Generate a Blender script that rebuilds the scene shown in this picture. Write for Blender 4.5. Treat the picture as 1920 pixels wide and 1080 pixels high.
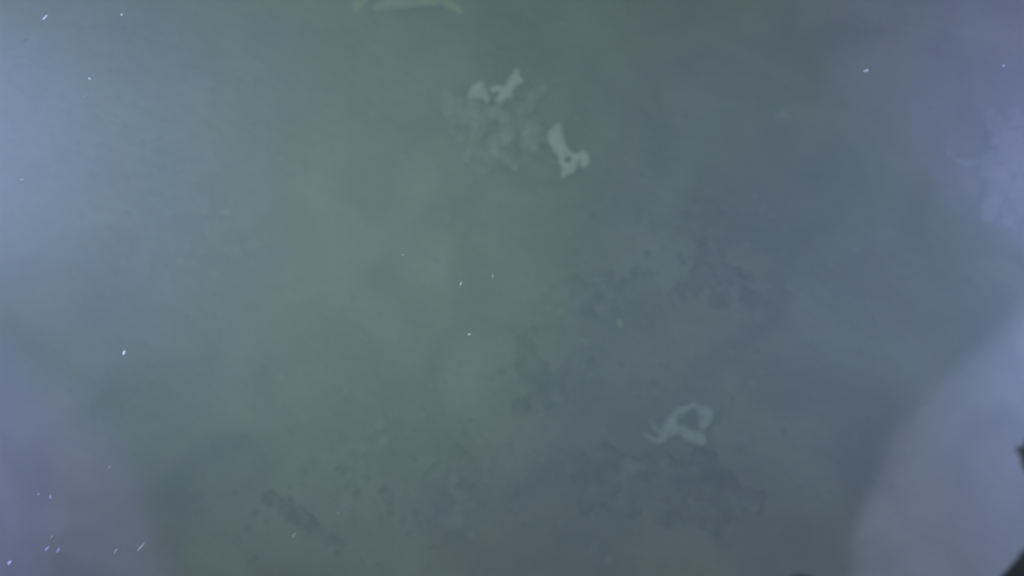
import bpy, bmesh, math, random
import numpy as np
from mathutils import Vector, Matrix, noise

scene = bpy.context.scene
for o in list(bpy.data.objects):
    bpy.data.objects.remove(o)
C = scene.collection

# ------------------------------------------------------------------ camera
CAM = Vector((0.0, 0.0, 3.0))
TILT = math.radians(20.0)                  # off straight down, leaning forward (+Y)
W, H, F = 1920.0, 1080.0, 1662.0           # photograph size and focal length in its pixels
cam_data = bpy.data.cameras.new('camera')
cam_data.sensor_width = 36.0
cam_data.lens = 36.0 * F / W
cam_data.clip_start = 0.02
cam_data.clip_end = 200.0
cam_data.dof.use_dof = True
cam_data.dof.focus_distance = 1.1
cam_data.dof.aperture_fstop = 3.1
cam = bpy.data.objects.new('camera', cam_data)
C.objects.link(cam)
cam.location = CAM
cam.rotation_euler = (TILT, 0.0, 0.0)
scene.camera = cam
RIGHT = Vector((1, 0, 0))
UP = Vector((0, math.cos(TILT), math.sin(TILT)))
FWD = Vector((0, math.sin(TILT), -math.cos(TILT)))


def ray(px, py):
    return FWD + RIGHT * ((px - W / 2) / F) + UP * ((H / 2 - py) / F)


def G(px, py, z=0.0):
    """point of the place that is seen at a pixel, at height z above the sea floor"""
    d = ray(px, py)
    return CAM + d * ((z - CAM.z) / d.z)


def D(px, py, depth):
    return CAM + ray(px, py) * depth


def scale_at(p):
    return (p - CAM).dot(FWD) / F          # metres per photograph pixel


def camvec(x, y, z):
    return RIGHT * x + UP * y + FWD * z


# ------------------------------------------------------------------ daylight that reaches this deep
world = bpy.data.worlds.new('World')
scene.world = world
world.use_nodes = True
wn = world.node_tree
wn.nodes.clear()
sky = wn.nodes.new('ShaderNodeTexSky')
sky.sky_type = 'NISHITA'
sky.sun_disc = False
sky.sun_elevation = math.radians(70)
sky.sun_rotation = math.radians(200)
bg = wn.nodes.new('ShaderNodeBackground')
SKY = 0.038
bg.inputs['Strength'].default_value = SKY
wo = wn.nodes.new('ShaderNodeOutputWorld')
wn.links.new(sky.outputs[0], bg.inputs[0])
wn.links.new(bg.outputs[0], wo.inputs[0])

sun_data = bpy.data.lights.new('sun', 'SUN')
sun_data.energy = 1.05
sun_data.angle = math.radians(30)
sun_data.color = (0.83, 1.0, 0.16)
sun = bpy.data.objects.new('sun', sun_data)
C.objects.link(sun)
el, az = math.radians(70), math.radians(200)
sdir = Vector((math.sin(az) * math.cos(el), math.cos(az) * math.cos(el), math.sin(el)))
sun.rotation_euler = (-sdir).to_track_quat('-Z', 'Y').to_euler()

vs = scene.view_settings
vs.view_transform = 'Standard'
vs.look = 'None'
vs.exposure = 0.0
vs.gamma = 1.0
vs.use_curve_mapping = False
scene.cycles.max_bounces = 6
scene.cycles.volume_bounces = 1
scene.cycles.use_denoising = True
scene.cycles.use_adaptive_sampling = False
scene.cycles.sample_clamp_indirect = 4.0

# ------------------------------------------------------------------ the vehicle's lamps, whose beams the murk shows
# name, apex (pixel, pixel, depth), aim in camera axes (right, up, forward), full cone angle, blend, power, colour
LAMPS = [
    ('flood',  (-700, 150, 0.70), (0.77, -0.10, 1.0), 120, 1.0, 77, (0.48, 0.51, 1)),
    ('beam_bl', (-0.34, 0.24, 0.0), (-370, 1240), 37.5, 0.24, 700, (0.39, 0.29, 1)),
    ('beam_br', (0.30, 0.28, 0.0), (2300, 1220), 36.5, 0.04, 720, (0.48, 0.45, 1)),
    ('beam_tr', (0.31, -0.22, 0.0), (2240, -290), 41, 0.05, 520, (0.42, 0.33, 1)),
    ('right',  (2500, 540, 0.70), (-0.9, 0.05, 1.0), 112, 1.0, 25, (0.52, 0.56, 1)),
    ('key',    (0.015, 0.03, -0.26), (730, 545), 24.5, 1.0, 32, (0.62, 1.0, 0.0)),
]
lamp_objs = []
for nm, (ax, ay, dep), aim, ang, blend, power, col in LAMPS:
    ld = bpy.data.lights.new('lamp_' + nm, 'SPOT')
    ld.energy = power
    ld.color = col
    ld.spot_size = math.radians(ang)
    ld.spot_blend = blend
    ld.shadow_soft_size = 0.03
    lo = bpy.data.objects.new('lamp_' + nm, ld)
    C.objects.link(lo)
    lo.location = D(ax, ay, dep) if dep > 0 else CAM + camvec(ax, ay, dep)
    lo.rotation_euler = (camvec(*aim) if len(aim) == 3 else G(*aim) - lo.location).to_track_quat('-Z', 'Y').to_euler()
    lamp_objs.append(lo)


# ------------------------------------------------------------------ helpers
def tag(o, label=None, cat=None, group=None, kind=None):
    if label: o['label'] = label
    if cat: o['category'] = cat
    if group: o['group'] = group
    if kind: o['kind'] = kind
    return o


def link(name, me, mat=None, parent=None):
    o = bpy.data.objects.new(name, me)
    C.objects.link(o)
    if mat: me.materials.append(mat)
    if parent: o.parent = parent
    return o


def nodes_of(name):
    m = bpy.data.materials.new(name)
    m.use_nodes = True
    nt = m.node_tree
    return m, nt, nt.nodes['Principled BSDF']


def mottled(name, stops, scale, rough=0.9, bump=0.4, detail=8.0, distort=0.6, bscale=None, dust=None):
    """a mineral or animal surface: colours mixed by 3-D noise in object space, fine relief, optional silt on top faces"""
    m, nt, p = nodes_of(name)
    tc = nt.nodes.new('ShaderNodeTexCoord')
    nz = nt.nodes.new('ShaderNodeTexNoise')
    nz.inputs['Scale'].default_value = scale
    nz.inputs['Detail'].default_value = detail
    nz.inputs['Distortion'].default_value = distort
    nt.links.new(tc.outputs['Object'], nz.inputs['Vector'])
    cr = nt.nodes.new('ShaderNodeValToRGB')
    els = cr.color_ramp.elements
    while len(els) < len(stops): els.new(0.5)
    for e, (pos, c) in zip(els, stops):
        e.position = pos
        e.color = (*c, 1)
    nt.links.new(nz.outputs['Fac'], cr.inputs[0])
    col = cr.outputs[0]
    if dust:
        geo = nt.nodes.new('ShaderNodeNewGeometry')
        sx = nt.nodes.new('ShaderNodeSeparateXYZ')
        nt.links.new(geo.outputs['Normal'], sx.inputs[0])
        n2 = nt.nodes.new('ShaderNodeTexNoise')
        n2.inputs['Scale'].default_value = scale * 0.6
        n2.inputs['Detail'].default_value = 6
        nt.links.new(tc.outputs['Object'], n2.inputs['Vector'])
        mu = nt.nodes.new('ShaderNodeMath'); mu.operation = 'MULTIPLY'
        nt.links.new(sx.outputs['Z'], mu.inputs[0]); nt.links.new(n2.outputs['Fac'], mu.inputs[1])
        mr = nt.nodes.new('ShaderNodeMapRange')
        mr.inputs['From Min'].default_value = 0.38
        mr.inputs['From Max'].default_value = 0.58
        mr.inputs['To Max'].default_value = dust[1]
        nt.links.new(mu.outputs[0], mr.inputs['Value'])
        mx = nt.nodes.new('ShaderNodeMix'); mx.data_type = 'RGBA'
        nt.links.new(mr.outputs[0], mx.inputs[0])
        nt.links.new(col, mx.inputs[6])
        mx.inputs[7].default_value = (*dust[0], 1)
        col = mx.outputs[2]
    nt.links.new(col, p.inputs['Base Color'])
    p.inputs['Roughness'].default_value = rough
    p.inputs['Specular IOR Level'].default_value = 0.15
    if bump:
        bn = nt.nodes.new('ShaderNodeTexNoise')
        bn.inputs['Scale'].default_value = bscale or scale * 4
        bn.inputs['Detail'].default_value = 6
        nt.links.new(tc.outputs['Object'], bn.inputs['Vector'])
        b = nt.nodes.new('ShaderNodeBump')
        b.inputs['Strength'].default_value = bump
        b.inputs['Distance'].default_value = 0.02
        nt.links.new(bn.outputs['Fac'], b.inputs['Height'])
        nt.links.new(b.outputs[0], p.inputs['Normal'])
    return m


SILT = (0.20, 0.205, 0.15)
M_silt = mottled('silt', [(0.30, (0.075, 0.075, 0.06)), (0.46, (0.155, 0.155, 0.115)), (0.58, (0.215, 0.22, 0.165)), (0.74, (0.29, 0.295, 0.23))], 2.6,
                 bump=0.9, bscale=22, detail=9, distort=0.9)
M_rock = mottled('dark_crust', [(0.34, (0.045, 0.045, 0.042)), (0.48, (0.085, 0.084, 0.073)), (0.60, (0.17, 0.17, 0.135)), (0.72, (0.27, 0.27, 0.21))], 13, bump=0.9, bscale=60)
M_mound = mottled('silted_rock', [(0.3, (0.06, 0.065, 0.05)), (0.5, (0.17, 0.175, 0.135)), (0.68, (0.29, 0.30, 0.23))], 14, bump=0.8, bscale=45)
M_white = mottled('white_sponge', [(0.3, (0.74, 0.75, 0.68)), (0.7, (0.88, 0.89, 0.82))], 30, bump=0.35, bscale=120, rough=0.8)
M_dull = mottled('dull_sponge', [(0.32, (0.20, 0.21, 0.155)), (0.66, (0.48, 0.49, 0.39))], 34, bump=0.7, bscale=90)
M_pale = mottled('pale_sponge', [(0.3, (0.30, 0.32, 0.29)), (0.7, (0.46, 0.48, 0.44))], 20, bump=0.4, bscale=90)
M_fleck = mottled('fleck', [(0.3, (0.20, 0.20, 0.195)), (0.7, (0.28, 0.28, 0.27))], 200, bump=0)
M_lightened = mottled('bright_fleck', [(0.3, (0.38, 0.38, 0.37)), (0.7, (0.48, 0.48, 0.47))], 200, bump=0)
M_rubber = mottled('black_rubber', [(0.3, (0.002, 0.002, 0.003)), (0.7, (0.006, 0.005, 0.008))], 60, bump=0.2, rough=0.55)

# ------------------------------------------------------------------ sea floor
rng = np.random.default_rng(11)


def vnoise(x, y, seed):
    xi = np.floor(x).astype(int); yi = np.floor(y).astype(int)
    fx = x - xi; fy = y - yi
    fx = fx * fx * (3 - 2 * fx); fy = fy * fy * (3 - 2 * fy)

    def h(a, b):
        n = (a * 374761393 + b * 668265263 + seed * 974711) & 0x7fffffff
        n = ((n ^ (n >> 13)) * 1274126177) & 0x7fffffff
        return ((n ^ (n >> 16)) & 0xffff) / 65535.0
    a = h(xi, yi); b = h(xi + 1, yi); c = h(xi, yi + 1); d = h(xi + 1, yi + 1)
    return (a * (1 - fx) + b * fx) * (1 - fy) + (c * (1 - fx) + d * fx) * fy


def floor_h(x, y):
    x = np.asarray(x, float); y = np.asarray(y, float)
    h = np.zeros_like(x)
    for k, (f, a) in enumerate([(0.6, 0.10), (1.7, 0.05), (4.3, 0.036), (9.5, 0.024), (21, 0.012), (46, 0.006)]):
        h += a * (vnoise(x * f + 31.7 * k, y * f + 17.3 * k, k) - 0.5)
    return h


def ground(px, py):
    p = G(px, py, 0)
    for _ in range(3):
        p = G(px, py, float(floor_h(p.x, p.y)))
    return p


N = 420
u = np.linspace(-1, 1, N)
g = np.sinh(u * 2.6) / math.sinh(2.6) * 16.0
gx, gy = np.meshgrid(g, g + 1.1)
gz = floor_h(gx, gy)
verts = np.stack([gx.ravel(), gy.ravel(), gz.ravel()], 1)
idx = np.arange(N * N).reshape(N, N)
faces = np.stack([idx[:-1, :-1].ravel(), idx[:-1, 1:].ravel(), idx[1:, 1:].ravel(), idx[1:, :-1].ravel()], 1)
me = bpy.data.meshes.new('seabed')
me.from_pydata(verts.tolist(), [], faces.tolist())
me.shade_smooth()
seabed = link('seabed', me, M_silt)
tag(seabed, kind='structure', label='grey green silt sea floor with low uneven relief')


_b = bmesh.new()
bmesh.ops.create_icosphere(_b, subdivisions=2, radius=1.0)
_b.verts.index_update()
ICO_V = np.array([v.co[:] for v in _b.verts])
ICO_F = np.array([[v.index for v in f.verts] for f in _b.faces])
_b.free()


def blob(name, chains, mat, voxel=0.008, rough=0.004, rfreq=40.0, smooth=4, flat=1.0, seed=0, parent=None, grow=1.0):
    """one continuous lobed body: chains of (px, py, height, radius in photo pixels) fused into a single skin"""
    base = None
    vv, ff, nv = [], [], 0
    for ch in chains:
        pts = []
        for (px, py, z, r) in ch:
            g0 = ground(px, py)
            p = G(px, py, g0.z + z)
            pts.append((p, r * scale_at(p) * grow))
            if base is None: base = g0.copy()
        if len(pts) == 1: pts = pts * 2
        for (p0, r0), (p1, r1) in zip(pts[:-1], pts[1:]):
            n = int((p1 - p0).length / (0.45 * max(min(r0, r1), 0.002)))
            for k in range(n + 1):
                t = k / max(n, 1)
                p = p0.lerp(p1, t) - base
                r = r0 + (r1 - r0) * t
                vv.append(ICO_V * (r, r, r * flat) + (p.x, p.y, p.z))
                ff.append(ICO_F + nv)
                nv += len(ICO_V)
    me = bpy.data.meshes.new(name)
    me.from_pydata(np.concatenate(vv).tolist(), [], np.concatenate(ff).tolist())
    tmp = bpy.data.objects.new('tmp', me)
    C.objects.link(tmp)
    rm = tmp.modifiers.new('r', 'REMESH'); rm.mode = 'VOXEL'; rm.voxel_size = voxel
    sm = tmp.modifiers.new('s', 'SMOOTH'); sm.factor = 0.5; sm.iterations = smooth
    dg = bpy.context.evaluated_depsgraph_get()
    out = bpy.data.meshes.new_from_object(tmp.evaluated_get(dg))
    bpy.data.objects.remove(tmp)
    bpy.data.meshes.remove(me)
    out.name = name
    off = Vector((seed * 3.7, seed * 1.3, 0))
    nrm = [v.normal.copy() for v in out.vertices]
    for v, n in zip(out.vertices, nrm):
        q = v.co * rfreq + off
        d = noise.noise(q) + 0.5 * noise.noise(q * 2.3) + 0.25 * noise.noise(q * 5.1)
        v.co += n * d * rough
    out.shade_smooth()
    out.materials.clear()
    o = link(name, out, mat, parent)
    o.location = base
    return o

# ------------------------------------------------------------------ rock on the sea floor
def outcrop(name, spots, mat, label, group=None, seed=0, flat=0.5, knob=1.0, rough=0.016, voxel=0.011, lift=0.28, per=14):
    """a crusty clump: a slab mostly sunk in the silt with irregular knobs of many sizes standing out of it"""
    rr = random.Random(seed * 13 + 1)
    chains = []
    for k, (px, py, r) in enumerate(spots):
        s = scale_at(G(px, py))
        chains.append([(px, py, (lift - 0.92 * flat) * r * s, r)])
        for q, (qx, qy, qr) in enumerate(spots):           # the slab is one piece under the silt
            if q > k and math.hypot(px - qx, py - qy) < 2.1 * (r + qr):
                chains.append([(px, py, -0.8 * r * s, r * 0.4), (qx, qy, -0.8 * r * s, qr * 0.4)])
        for n in range(per):
            a, d = rr.uniform(0, 6.28), r * math.sqrt(rr.random()) * 1.05
            kr = rr.uniform(0.12, 0.42) * r * knob
            x, y = px + d * math.cos(a), py + d * math.sin(a) * 0.9
            top = lift * r * s * (1 - (d / r) ** 2 * 0.7)
            chains.append([(x, y, top - 0.1 * kr * s, kr), (px + (x - px) * 0.8, py + (y - py) * 0.8, -0.7 * r * s, kr)])
    o = blob(name, chains, mat, voxel=voxel, rough=rough, rfreq=24, smooth=1, flat=flat, seed=seed)
    return tag(o, label, 'rock', group)


outcrop('rock_mound', [(905, 215, 52), (960, 232, 55), (935, 282, 50), (872, 232, 44), (1000, 262, 42), (905, 300, 36), (1040, 290, 30), (968, 180, 34)],
        M_mound, 'grey green rock mound under the brightest white sponges near the top', seed=1, flat=0.7, knob=1.1, lift=0.55, per=7)
outcrop('rock_outcrop', [(1325, 400, 30), (1332, 450, 38), (1328, 505, 36), (1395, 520, 24), (1430, 590, 26), (1290, 545, 24), (1350, 560, 22), (1405, 560, 20), (1372, 520, 22)],
        M_rock, 'tall dark rock patch right of the middle of the sea floor', 'dark rock outcrops', seed=2)
outcrop('rock_outcrop', [(1075, 528, 20), (1120, 548, 22), (1162, 588, 17), (1200, 520, 22), (1100, 585, 20), (1140, 566, 20), (1172, 540, 20), (1098, 558, 20)],
        M_rock, 'small dark rock with curved edge beside the yellowish speck', 'dark rock outcrops', seed=3)
outcrop('rock_outcrop', [(985, 650, 24), (1002, 692, 34), (1032, 730, 34), (982, 765, 22), (1060, 690, 18)],
        M_rock, 'dark rock patch just below the centre, left of the open silt', 'dark rock outcrops', seed=4)
outcrop('rock_outcrop', [(1100, 890, 34), (1140, 850, 28), (1180, 872, 36), (1232, 900, 44), (1292, 902, 44), (1342, 925, 44), (1400, 945, 36),
                         (1262, 955, 36), (1182, 940, 32), (1322, 862, 28), (1352, 985, 28), (1140, 935, 28), (1090, 950, 22)],
        M_rock, 'widest dark lumpy rock clump, below the ring shaped sponge', 'dark rock outcrops', seed=5)
outcrop('rock_outcrop', [(850, 850, 26), (830, 892, 32), (880, 930, 24), (850, 972, 24), (905, 880, 20)],
        M_mound, 'brownish dark rock patch at the bottom, left of the widest clump', 'dark rock outcrops', seed=6)
outcrop('rock_ridge', [(505, 935, 17), (525, 946, 20), (548, 959, 22), (572, 974, 20), (594, 988, 15), (614, 1001, 10), (632, 1012, 6)],
        M_rock, 'dark tapering ridge of rock slanting down at the lower left', seed=7, flat=0.6, lift=0.22, voxel=0.008)
outcrop('silted_rock', [(380, 385, 20), (402, 432, 24), (442, 470, 20), (462, 405, 18)],
        M_mound, 'faint silted rocks on the sea floor left of the green glow', seed=8)
outcrop('silted_rock', [(620, 820, 22), (655, 850, 24), (700, 840, 18), (640, 880, 16)],
        M_mound, 'faint silted rock hump up and right of the dark ridge', seed=9)

# ------------------------------------------------------------------ sponges
M_ring = mottled('ring_sponge', [(0.3, (0.30, 0.32, 0.30)), (0.7, (0.56, 0.58, 0.54))], 24, bump=0.4, bscale=90)
M_mass = mottled('mass_sponge', [(0.32, (0.17, 0.18, 0.16)), (0.68, (0.38, 0.39, 0.35))], 13, bump=0.5, bscale=60)
M_top = mottled('cream_sponge', [(0.3, (0.50, 0.49, 0.31)), (0.7, (0.68, 0.66, 0.44))], 24, bump=0.4, bscale=90)
def sponge(label, chains, mat=None, seed=0, voxel=0.0045, rough=0.0035, group=None, rf=38, name='sponge', grow=1.22, sm=3):
    o = blob(name, chains, mat or M_white, voxel=voxel, rough=rough, rfreq=rf, smooth=sm, seed=seed, grow=grow)
    return tag(o, label, 'sponge', group)


def ring(cx, cy, z, R, r, n=14, ex=1.0):
    return [(cx + R * ex * math.cos(2 * math.pi * k / n), cy + R * math.sin(2 * math.pi * k / n), z, r) for k in range(n + 1)]


WG = 'white sponges on the rock mound'
sponge('white forked sponge with a flared upper end, topmost on the rock mound',
       [[(968, 133, .17, 3), (967, 142, .17, 6), (966, 150, .16, 8), (958, 161, .15, 6.5), (952, 170, .14, 6), (945, 178, .13, 6.5), (937, 188, .12, 6)],
        [(968, 137, .17, 3.5), (974, 148, .16, 4), (977, 153, .16, 3)], [(977, 151, .16, 3), (964, 157, .15, 5)], [(955, 168, .13, 4), (959, 181, .11, 3)],
        [(924, 168, .11, 4), (934, 166, .12, 5), (946, 166, .13, 4)]], seed=1, group=WG, voxel=0.0035, sm=1, rough=0.005, rf=44, grow=1.42)
sponge('small pale fan shaped sponge left of the forked white sponge',
       [[(882, 181, .12, 4), (888, 171, .13, 6), (896, 165, .14, 7), (903, 158, .14, 4)], [(896, 169, .13, 8), (906, 172, .12, 6), (911, 180, .11, 4), (914, 189, .11, 3)],
        [(888, 177, .12, 6), (904, 179, .12, 5)]], seed=2, group=WG, voxel=0.0035, sm=1, rough=0.005, rf=44, grow=1.42)
sponge('white bone shaped sponge with a round hole and side lobe, right end of the mound',
       [[(1048, 236, .14, 3), (1044, 246, .14, 7), (1041, 256, .14, 10.5), (1044, 266, .13, 10.5), (1049, 276, .12, 10), (1055, 284, .11, 8)], [(1034, 250, .14, 5), (1031, 262, .13, 4)],
        ring(1065, 299, .10, 13, 4.6, ex=0.95), [(1061, 311, .09, 6), (1068, 315, .09, 8), (1076, 311, .09, 6), (1068, 322, .08, 4)], [(1058, 318, .08, 3.5), (1056, 329, .07, 4.5)],
        [(1077, 293, .11, 4), (1086, 293, .12, 4), (1094, 291, .13, 7), (1098, 294, .13, 6), (1096, 303, .12, 6), (1094, 310, .11, 4)]], seed=3, group=WG, voxel=0.0035, sm=1, rough=0.005, rf=44, grow=1.42)
DG = 'dull silted sponges on the rock mound'
sponge('dull grey lobed sponge at the left end of the rock mound',
       [[(841, 172, .10, 8), (846, 186, .11, 16), (852, 205, .12, 20), (872, 206, .12, 16), (886, 200, .12, 12)]], M_dull, 4, group=DG, rough=0.013, rf=30, sm=1)
sponge('dull finger sponge standing up right of the forked white sponge',
       [[(1003, 176, .12, 9), (998, 188, .12, 10), (988, 203, .11, 9), (974, 208, .11, 9)], [(1018, 166, .10, 5), (1003, 182, .11, 7)]], M_dull, 5, group=DG, rough=0.013, rf=30, sm=1)
sponge('dull lumpy sponge below the fan shaped sponge',
       [[(862, 224, .13, 8), (884, 216, .15, 12), (902, 222, .16, 12)], [(902, 222, .16, 12), (896, 246, .14, 11), (882, 264, .12, 9)], [(862, 250, .11, 7), (868, 262, .11, 8), (882, 264, .12, 9)]],
       M_dull, 6, group=DG, rough=0.015, rf=30, sm=1)
sponge('dull lumpy sponge in the middle of the mound',
       [[(914, 212, .17, 10), (932, 212, .17, 12), (952, 222, .17, 10)], [(952, 222, .17, 10), (950, 252, .15, 13), (934, 270, .14, 10), (918, 268, .13, 8)], [(928, 258, .14, 9), (940, 262, .14, 9)]],
       M_dull, 7, group=DG, rough=0.015, rf=30, sm=1)
sponge('dull flat sponge lobe between the mound centre and the bone shaped sponge',
       [[(976, 228, .15, 10), (988, 236, .15, 15), (1002, 246, .13, 15), (1012, 258, .11, 11)], [(985, 262, .13, 12), (998, 276, .11, 10)]], M_dull, 8, group=DG, rough=0.013, rf=30, sm=1)
sponge('dull knobbed sponge at the lower edge of the rock mound',
       [[(897, 284, .12, 11), (912, 290, .12, 11), (930, 288, .13, 13), (948, 290, .13, 10), (960, 304, .10, 8), (964, 316, .08, 5)], [(880, 280, .10, 8), (876, 296, .08, 6)]],
       M_dull, 9, group=DG, rough=0.013, rf=30, sm=1)
sponge('faint white ring shaped sponge with frilled left side on the dark clump',
       [[(1302, 758, .10, 4), (1289, 765, .10, 5), (1274, 773, .10, 6), (1262, 783, .10, 7), (1255, 795, .09, 8), (1252, 806, .08, 8), (1262, 811, .08, 6)],
        [(1302, 758, .10, 4), (1309, 764, .10, 5), (1319, 772, .11, 8), (1327, 776, .11, 8), (1323, 788, .10, 8), (1320, 795, .10, 6)],
        [(1264, 810, .08, 6), (1274, 803, .09, 6), (1282, 806, .09, 7), (1290, 813, .09, 9), (1302, 818, .09, 10), (1313, 822, .09, 9), (1320, 826, .08, 5)],
        [(1226, 797, .08, 2.5), (1230, 808, .08, 3), (1240, 812, .08, 3.5), (1252, 808, .08, 5)],
        [(1211, 816, .06, 2.5), (1224, 823, .06, 3.5), (1238, 826, .07, 4), (1250, 818, .07, 5)]], M_ring, seed=10, sm=1, rough=0.006, voxel=0.004, grow=1.45)
sponge('greenish white branching sponge cut off by the top edge of the picture',
       [[(672, -22, .05, 11), (677, -2, .05, 13), (670, 15, .04, 7)], [(706, 13, .05, 6), (722, 8, .06, 8), (742, 2, .07, 11), (775, -3, .07, 13), (808, -3, .07, 13), (830, -14, .07, 10)],
        [(676, -24, .05, 12), (730, -24, .06, 14), (790, -22, .07, 14), (835, -14, .07, 12)],
        [(832, -10, .06, 11), (840, 4, .06, 9), (850, 14, .05, 7), (862, 19, .05, 6)]], M_top, seed=11, rough=0.010, rf=26, sm=1)
sponge('pale soft sponge mass with a curled arm at the right edge',
       [[(1856, 204, .04, 9), (1862, 218, .05, 13), (1870, 240, .06, 17), (1886, 275, .07, 26), (1880, 315, .06, 27), (1868, 350, .05, 20), (1858, 382, .04, 16), (1852, 404, .03, 12)],
        [(1890, 280, .07, 24), (1918, 262, .06, 26), (1935, 300, .05, 34), (1920, 350, .05, 28), (1898, 390, .03, 20), (1890, 410, .03, 14)], [(1905, 232, .05, 18), (1900, 214, .04, 13)],
        [(1842, 322, .05, 8), (1858, 318, .06, 15)],
        [(1777, 272, .10, 4), (1780, 285, .10, 5), (1790, 297, .10, 6), (1804, 304, .10, 6.5), (1822, 307, .10, 6.5), (1838, 302, .09, 8), (1860, 290, .08, 12)]],
       M_mass, seed=12, voxel=0.007, rough=0.010, rf=22, grow=1.1, sm=2)
sponge('tiny pale sponge alone on dark sea floor at the upper right',
       [[(1458, 217, .01, 7), (1467, 212, .02, 8), (1474, 218, .01, 5)]], M_dull, seed=13, name='small_sponge')
sponge('tiny yellowish sponge speck beside the small dark curved rock',
       [[(1161, 602, .03, 4), (1164, 610, .03, 4)]],
       mottled('yellow_sponge', [(0.3, (0.5, 0.47, 0.2)), (0.7, (0.6, 0.56, 0.3))], 30, bump=0.2), seed=14, name='small_sponge')

# ------------------------------------------------------------------ loose rubble round the rocks
R = random.Random(5)
rb = bmesh.new()
centres = [(1330, 480, 110), (1130, 560, 80), (1010, 710, 90), (1250, 910, 190), (860, 910, 100), (930, 240, 130), (420, 430, 90), (650, 850, 90),
           (1100, 400, 160), (700, 600, 220), (1450, 700, 200), (900, 1000, 200), (560, 970, 90)]
for k in range(900):
    cx, cy, sp = centres[k % len(centres)]
    px, py = R.gauss(cx, sp), R.gauss(cy, sp * 0.7)
    p = ground(px, py)
    r = R.uniform(0.005, 0.02) * (1.4 if R.random() < 0.12 else 1)
    mtx = (Matrix.Translation(p + Vector((0, 0, -0.1 * r))) @ Matrix.Rotation(R.uniform(0, 6.28), 4, 'Z')
           @ Matrix.Diagonal((R.uniform(.7, 1.4), R.uniform(.7, 1.2), R.uniform(.4, .8), 1)))
    res = bmesh.ops.create_icosphere(rb, subdivisions=1, radius=r, matrix=mtx)
    for v in res['verts']:
        v.co += Vector((R.uniform(-1, 1), R.uniform(-1, 1), R.uniform(-1, 1))) * r * 0.18
me = bpy.data.meshes.new('rubble')
rb.to_mesh(me); rb.free()
tag(link('rubble', me, M_mound), 'scattered small rubble half sunk in the silt', kind='stuff')

# ------------------------------------------------------------------ drifting flecks
FL = 'flecks drifting in the water'
FLECKS = [  # px, py, length, width, angle, depth, label
    (233, 661, 12, 6, 75, 1.3, 'brightest white fleck, left of the green glow at mid height'),
    (864, 532, 9, 4, 72, 1.35, 'bright upright fleck just left of the picture centre'),
    (880, 627, 8, 5, 20, 1.4, 'small split fleck below the bright upright fleck at centre'),
    (755, 478, 4, 4, 0, 1.35, 'tiny round fleck in the green glow, up left of centre'),
    (924, 518, 8, 2.5, 80, 1.5, 'faint thin fleck right of the bright upright fleck'),
    (1624, 132, 14, 7, 12, 1.25, 'oval pale fleck alone in the dark water at upper right'),
    (47, 76, 12, 4, 38, 1.3, 'slanting white fleck in the bright water of the top left corner'),
    (85, 32, 17, 6, 48, 1.0, 'blurred slanting fleck highest in the top left corner'),
    (160, 178, 14, 4, 36, 1.3, 'slanting fleck farther in from the top left corner'),
    (168, 147, 7, 5, 0, 1.1, 'faint fleck just above the slanting one near the top left'),
    (228, 27, 6, 5, 60, 1.3, 'small fleck under the top edge left of the white branching sponge'),
    (365, 68, 4, 3, 60, 1.5, 'tiny fleck near the top where blue water turns green'),
    (40, 336, 11, 7, 15, 1.3, 'soft round fleck near the left edge, upper half'),
    (125, 560, 6, 2.5, 70, 1.5, 'tiny thin fleck near the left edge at mid height'),
    (180, 467, 5, 3, 70, 1.5, 'tiny fleck in the blue water left of the silted rocks'),
    (120, 689, 15, 3, 46, 1.4, 'long thin slanting fleck above the purple beam at lower left'),
    (131, 733, 10, 3, 62, 1.4, 'short thin fleck at the top of the purple beam at lower left'),
    (205, 876, 8, 3, 52, 1.4, 'faint fleck on the rim of the purple beam at lower left'),
    (72, 926, 5, 4, 80, 1.3, 'tiny fleck inside the purple beam, left of a pair'),
    (94, 932, 7, 4, 80, 1.3, 'tiny fleck inside the purple beam, right of a pair'),
    (97, 1008, 14, 8, 65, 1.0, 'blurred fleck above the two bright slanting flecks at bottom left'),
    (88, 1029, 13, 5, 48, 1.3, 'left one of two bright slanting flecks at bottom left'),
    (109, 1032, 13, 5, 55, 1.3, 'right one of two bright slanting flecks at bottom left'),
    (217, 1033, 14, 3.5, 52, 1.3, 'faint slanting fleck left of the longest streaky fleck at the bottom'),
    (264, 1026, 23, 4.5, 50, 1.35, 'longest thin streaky fleck, near the bottom left'),
    (18, 1055, 12, 7, 60, 1.0, 'soft fleck lowest in the bottom left corner'),
    (648, 947, 7, 3.5, 35, 1.6, 'upper one of two small flecks right of the dark ridge'),
    (634, 962, 9, 3, 58, 1.6, 'lower one of two small flecks right of the dark ridge'),
    (551, 1003, 12, 3, 48, 1.5, 'small slanting fleck just below the dark ridge'),
    (1285, 1020, 5, 4, 70, 1.7, 'tiny fleck below the widest dark clump'),
    (992, 1050, 5, 4, 40, 1.7, 'tiny fleck at the bottom edge below the centre'),
    (812, 1032, 5, 4, 30, 1.7, 'tiny fleck at the bottom below the brownish rock patch'),
    (1882, 123, 6, 5, 60, 1.4, 'tiny fleck near the right edge above the pale sponge mass'),
    (637, 204, 4, 3, 60, 1.6, 'tiny fleck in the top of the green glow'),
    (484, 797, 5, 3, 70, 1.6, 'tiny fleck above the dark ridge at lower left'),
]


def fleck_mesh(rr, name):
    b = bmesh.new()
    bmesh.ops.create_icosphere(b, subdivisions=2, radius=0.5)
    for v in b.verts:
        d = 1 + 0.35 * noise.noise(v.co * 3 + Vector((rr * 7.1, 0, 0)))
        v.co *= d
    m = bpy.data.meshes.new(name)
    b.to_mesh(m); b.free()
    m.shade_smooth()
    return m


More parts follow.
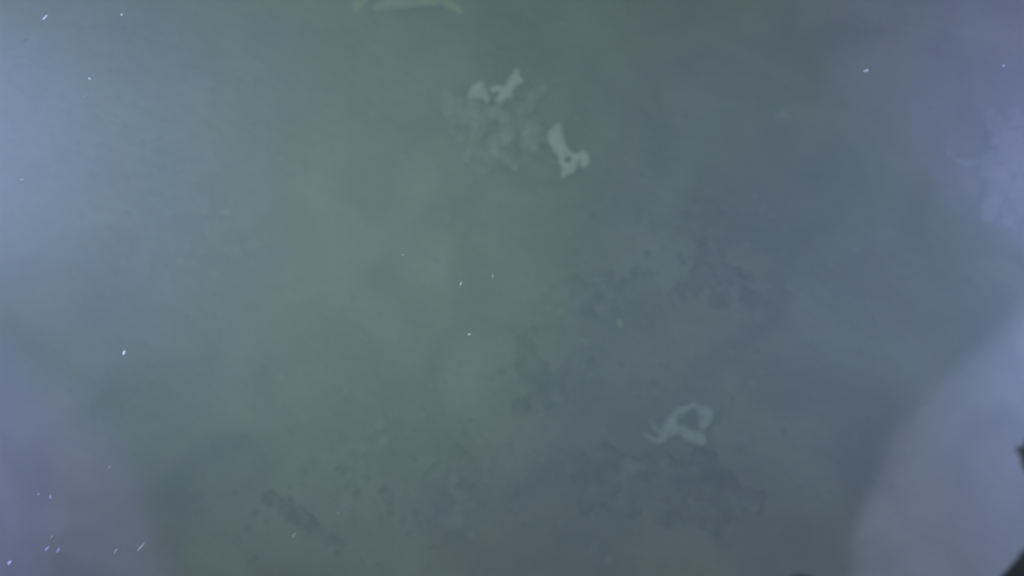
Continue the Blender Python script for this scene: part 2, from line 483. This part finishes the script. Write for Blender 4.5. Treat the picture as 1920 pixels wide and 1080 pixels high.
for i, (px, py, ln, wd, an, dep, lab) in enumerate(FLECKS):
    if px < 200: dep += 0.2
    mat = M_fleck if px < 200 or px > 1800 else M_lightened  # mid-frame flecks get a lighter colour to make up for weaker lamplight
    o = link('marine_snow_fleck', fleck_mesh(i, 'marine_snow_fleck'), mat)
    p = D(px, py, dep)
    s = dep / F
    a = math.radians(an)
    ax = camvec(math.cos(a), math.sin(a), 0.15).normalized()
    zz = ax.cross(FWD).normalized()
    mt = Matrix((ax, zz, ax.cross(zz))).transposed().to_4x4()
    o.matrix_world = Matrix.Translation(p) @ mt @ Matrix.Diagonal((ln * s * 0.85, wd * s * 0.8, wd * s * 0.8, 1))
    tag(o, lab, 'fleck', FL)

R = random.Random(9)
sb = bmesh.new()
for k in range(420):
    dep = R.uniform(1.1, 2.9)
    px, py = R.uniform(-200, 2120), R.uniform(-150, 1230)
    if R.random() < 0.35: px = R.uniform(-200, 420)
    if px < 500 and dep < 1.6: continue
    p = D(px, py, dep)
    r = R.uniform(0.0002, 0.0005) * dep
    d1 = Matrix.Rotation(R.uniform(0.4, 1.2), 4, 'Z') @ Matrix.Rotation(R.uniform(-.5, .5), 4, 'Y') @ Matrix.Diagonal((R.uniform(1, 3.2), 1, 1, 1))
    bmesh.ops.create_icosphere(sb, subdivisions=1, radius=r, matrix=Matrix.Translation(p) @ d1)
me = bpy.data.meshes.new('marine_snow')
sb.to_mesh(me); sb.free()
tag(link('marine_snow', me, M_fleck), 'fine drifting specks of marine snow all through the water', kind='stuff')

# ------------------------------------------------------------------ the vehicle's own hose and cable at the picture edge
def tube(name, pts, mat, parent=None, seg=16, sub=10, ripple=0.0, loc=None):
    """swept tube through control points (position, radius), Catmull-Rom smoothed"""
    P = [pts[0]] + pts + [pts[-1]]
    path = []
    for k in range(1, len(P) - 2):
        for j in range(sub):
            t = j / sub
            a, b, c, d = (P[k + q][0] for q in (-1, 0, 1, 2))
            q = 0.5 * ((2 * b) + (c - a) * t + (2 * a - 5 * b + 4 * c - d) * t * t + (3 * b - a - 3 * c + d) * t ** 3)
            path.append((q, P[k][1] * (1 - t) + P[k + 1][1] * t))
    path.append(pts[-1])
    o0 = loc or path[0][0]
    b = bmesh.new()
    rings = []
    for k, (q, r) in enumerate(path):
        tdir = (path[min(k + 1, len(path) - 1)][0] - path[max(k - 1, 0)][0]).normalized()
        n1 = tdir.cross(FWD).normalized(); n2 = tdir.cross(n1)
        rr = r * (1 + ripple * math.sin(k * 1.9))
        rings.append([b.verts.new(q - o0 + (n1 * math.cos(2 * math.pi * j / seg) + n2 * math.sin(2 * math.pi * j / seg)) * rr) for j in range(seg)])
    for r0, r1 in zip(rings[:-1], rings[1:]):
        for j in range(seg):
            b.faces.new((r0[j], r0[(j + 1) % seg], r1[(j + 1) % seg], r1[j]))
    b.faces.new(rings[0]); b.faces.new(rings[-1])
    bmesh.ops.recalc_face_normals(b, faces=b.faces)
    m = bpy.data.meshes.new(name)
    b.to_mesh(m); b.free()
    m.shade_smooth()
    o = link(name, m, mat, parent)
    if not parent: o.location = o0
    return o


dh = 0.5
hs = dh / F
hp = [(1800, 1330), (1850, 1215), (1908, 1142), (1963, 1081), (2008, 1012), (2022, 940), (1998, 880), (1984, 846), (2022, 780), (2090, 720), (2200, 640)]
rt = bpy.data.objects.new('hose', None)
C.objects.link(rt)
rt.location = D(1962, 1078, dh)
o0 = rt.location.copy()
tube('hose_body', [(D(x, y, dh), 56 * hs) for x, y in hp], M_rubber, rt, ripple=0.02, loc=o0)
tube('hose_clamp', [(D(1998, 880, dh), 62 * hs), (D(1988, 858, dh), 65 * hs), (D(1984, 838, dh), 61 * hs)], M_rubber, rt, sub=6, loc=o0)
M_tab = mottled('worn_red_tape', [(0.3, (0.010, 0.006, 0.009)), (0.7, (0.022, 0.012, 0.016))], 80, bump=0.2)
tube('tape_end', [(D(1918, 852, dh - .01), 5 * hs), (D(1911, 845, dh - .01), 5 * hs), (D(1906, 838, dh - .01), 2.5 * hs)], M_tab, rt, seg=8, sub=4, loc=o0)
tag(rt, 'black rubber hose of the camera vehicle cut off by the lower right corner', 'hose')
tag(tube('cable', [(D(x, y, dh), r * hs) for x, y, r in [(1380, 1240, 10), (1450, 1120, 10), (1488, 1092, 9), (1503, 1088, 8), (1520, 1092, 9), (1560, 1120, 10), (1640, 1240, 10)]],
         M_rubber), 'thin black cable just peeping over the bottom edge', 'cable')

# ------------------------------------------------------------------ lamp heads, just outside the picture
M_body = mottled('lamp_alloy', [(0.3, (0.03, 0.03, 0.034)), (0.7, (0.06, 0.06, 0.065))], 40, bump=0.1, rough=0.45)
M_lens = mottled('lamp_lens', [(0.3, (0.55, 0.58, 0.62)), (0.7, (0.7, 0.72, 0.75))], 40, bump=0.0, rough=0.12)
LL = {'flood': 'black flood lamp head left of the picture, upper side', 'beam_bl': 'black lamp head beside the camera that throws the lower left beam',
      'beam_br': 'black lamp head beside the camera that throws the lower right beam', 'beam_tr': 'black lamp head beside the camera that throws the upper right beam',
      'right': 'black flood lamp head farthest out to the right', 'key': 'black lamp head behind the camera that lights the green glow'}


def lathe(name, prof, mat, parent, seg=28):
    b = bmesh.new()
    rg = [[b.verts.new((r * math.cos(2 * math.pi * j / seg), r * math.sin(2 * math.pi * j / seg), z)) for j in range(seg)] for r, z in prof]
    for r0, r1 in zip(rg[:-1], rg[1:]):
        for j in range(seg):
            b.faces.new((r0[j], r0[(j + 1) % seg], r1[(j + 1) % seg], r1[j]))
    b.faces.new(rg[0]); b.faces.new(rg[-1])
    bmesh.ops.recalc_face_normals(b, faces=b.faces)
    m = bpy.data.meshes.new(name)
    b.to_mesh(m); b.free()
    o = link(name, m, mat, parent)
    return o


for lo in lamp_objs:
    e = bpy.data.objects.new('lamp_head', None)
    C.objects.link(e)
    e.location = lo.location
    e.rotation_euler = lo.rotation_euler
    lathe('housing', [(0.020, 0.150), (0.034, 0.142), (0.036, 0.075), (0.040, 0.072), (0.040, 0.066), (0.036, 0.063), (0.046, 0.052), (0.046, 0.046)], M_body, e)
    lathe('bezel', [(0.047, 0.047), (0.051, 0.045), (0.051, 0.038), (0.045, 0.038), (0.045, 0.0455)], M_body, e)
    lathe('lens', [(0.0448, 0.0445), (0.0448, 0.041), (0.032, 0.0365), (0.012, 0.0345)], M_lens, e)
    tag(e, LL[lo.name[5:]], 'lamp', 'lamp heads of the camera vehicle')

# ------------------------------------------------------------------ the murky water itself
hz = bpy.data.meshes.new('haze')
bm = bmesh.new()
bmesh.ops.create_cube(bm, size=1.0, matrix=Matrix.Translation((0, 1.1, 1.05)) @ Matrix.Diagonal((34, 34, 4.9, 1)))
bm.to_mesh(hz); bm.free()
HM = bpy.data.materials.new('water_haze')
HM.use_nodes = True
nt = HM.node_tree
nt.nodes.clear()
pv = nt.nodes.new('ShaderNodeVolumePrincipled')
pv.inputs['Color'].default_value = (0.72, 0.85, 0.86, 1)
pv.inputs['Density'].default_value = 0.28
pv.inputs['Anisotropy'].default_value = 0.25
om = nt.nodes.new('ShaderNodeOutputMaterial')
nt.links.new(pv.outputs[0], om.inputs['Volume'])
haze = link('haze', hz, HM)
tag(haze, label='murky blue green water full of suspended silt', kind='stuff')
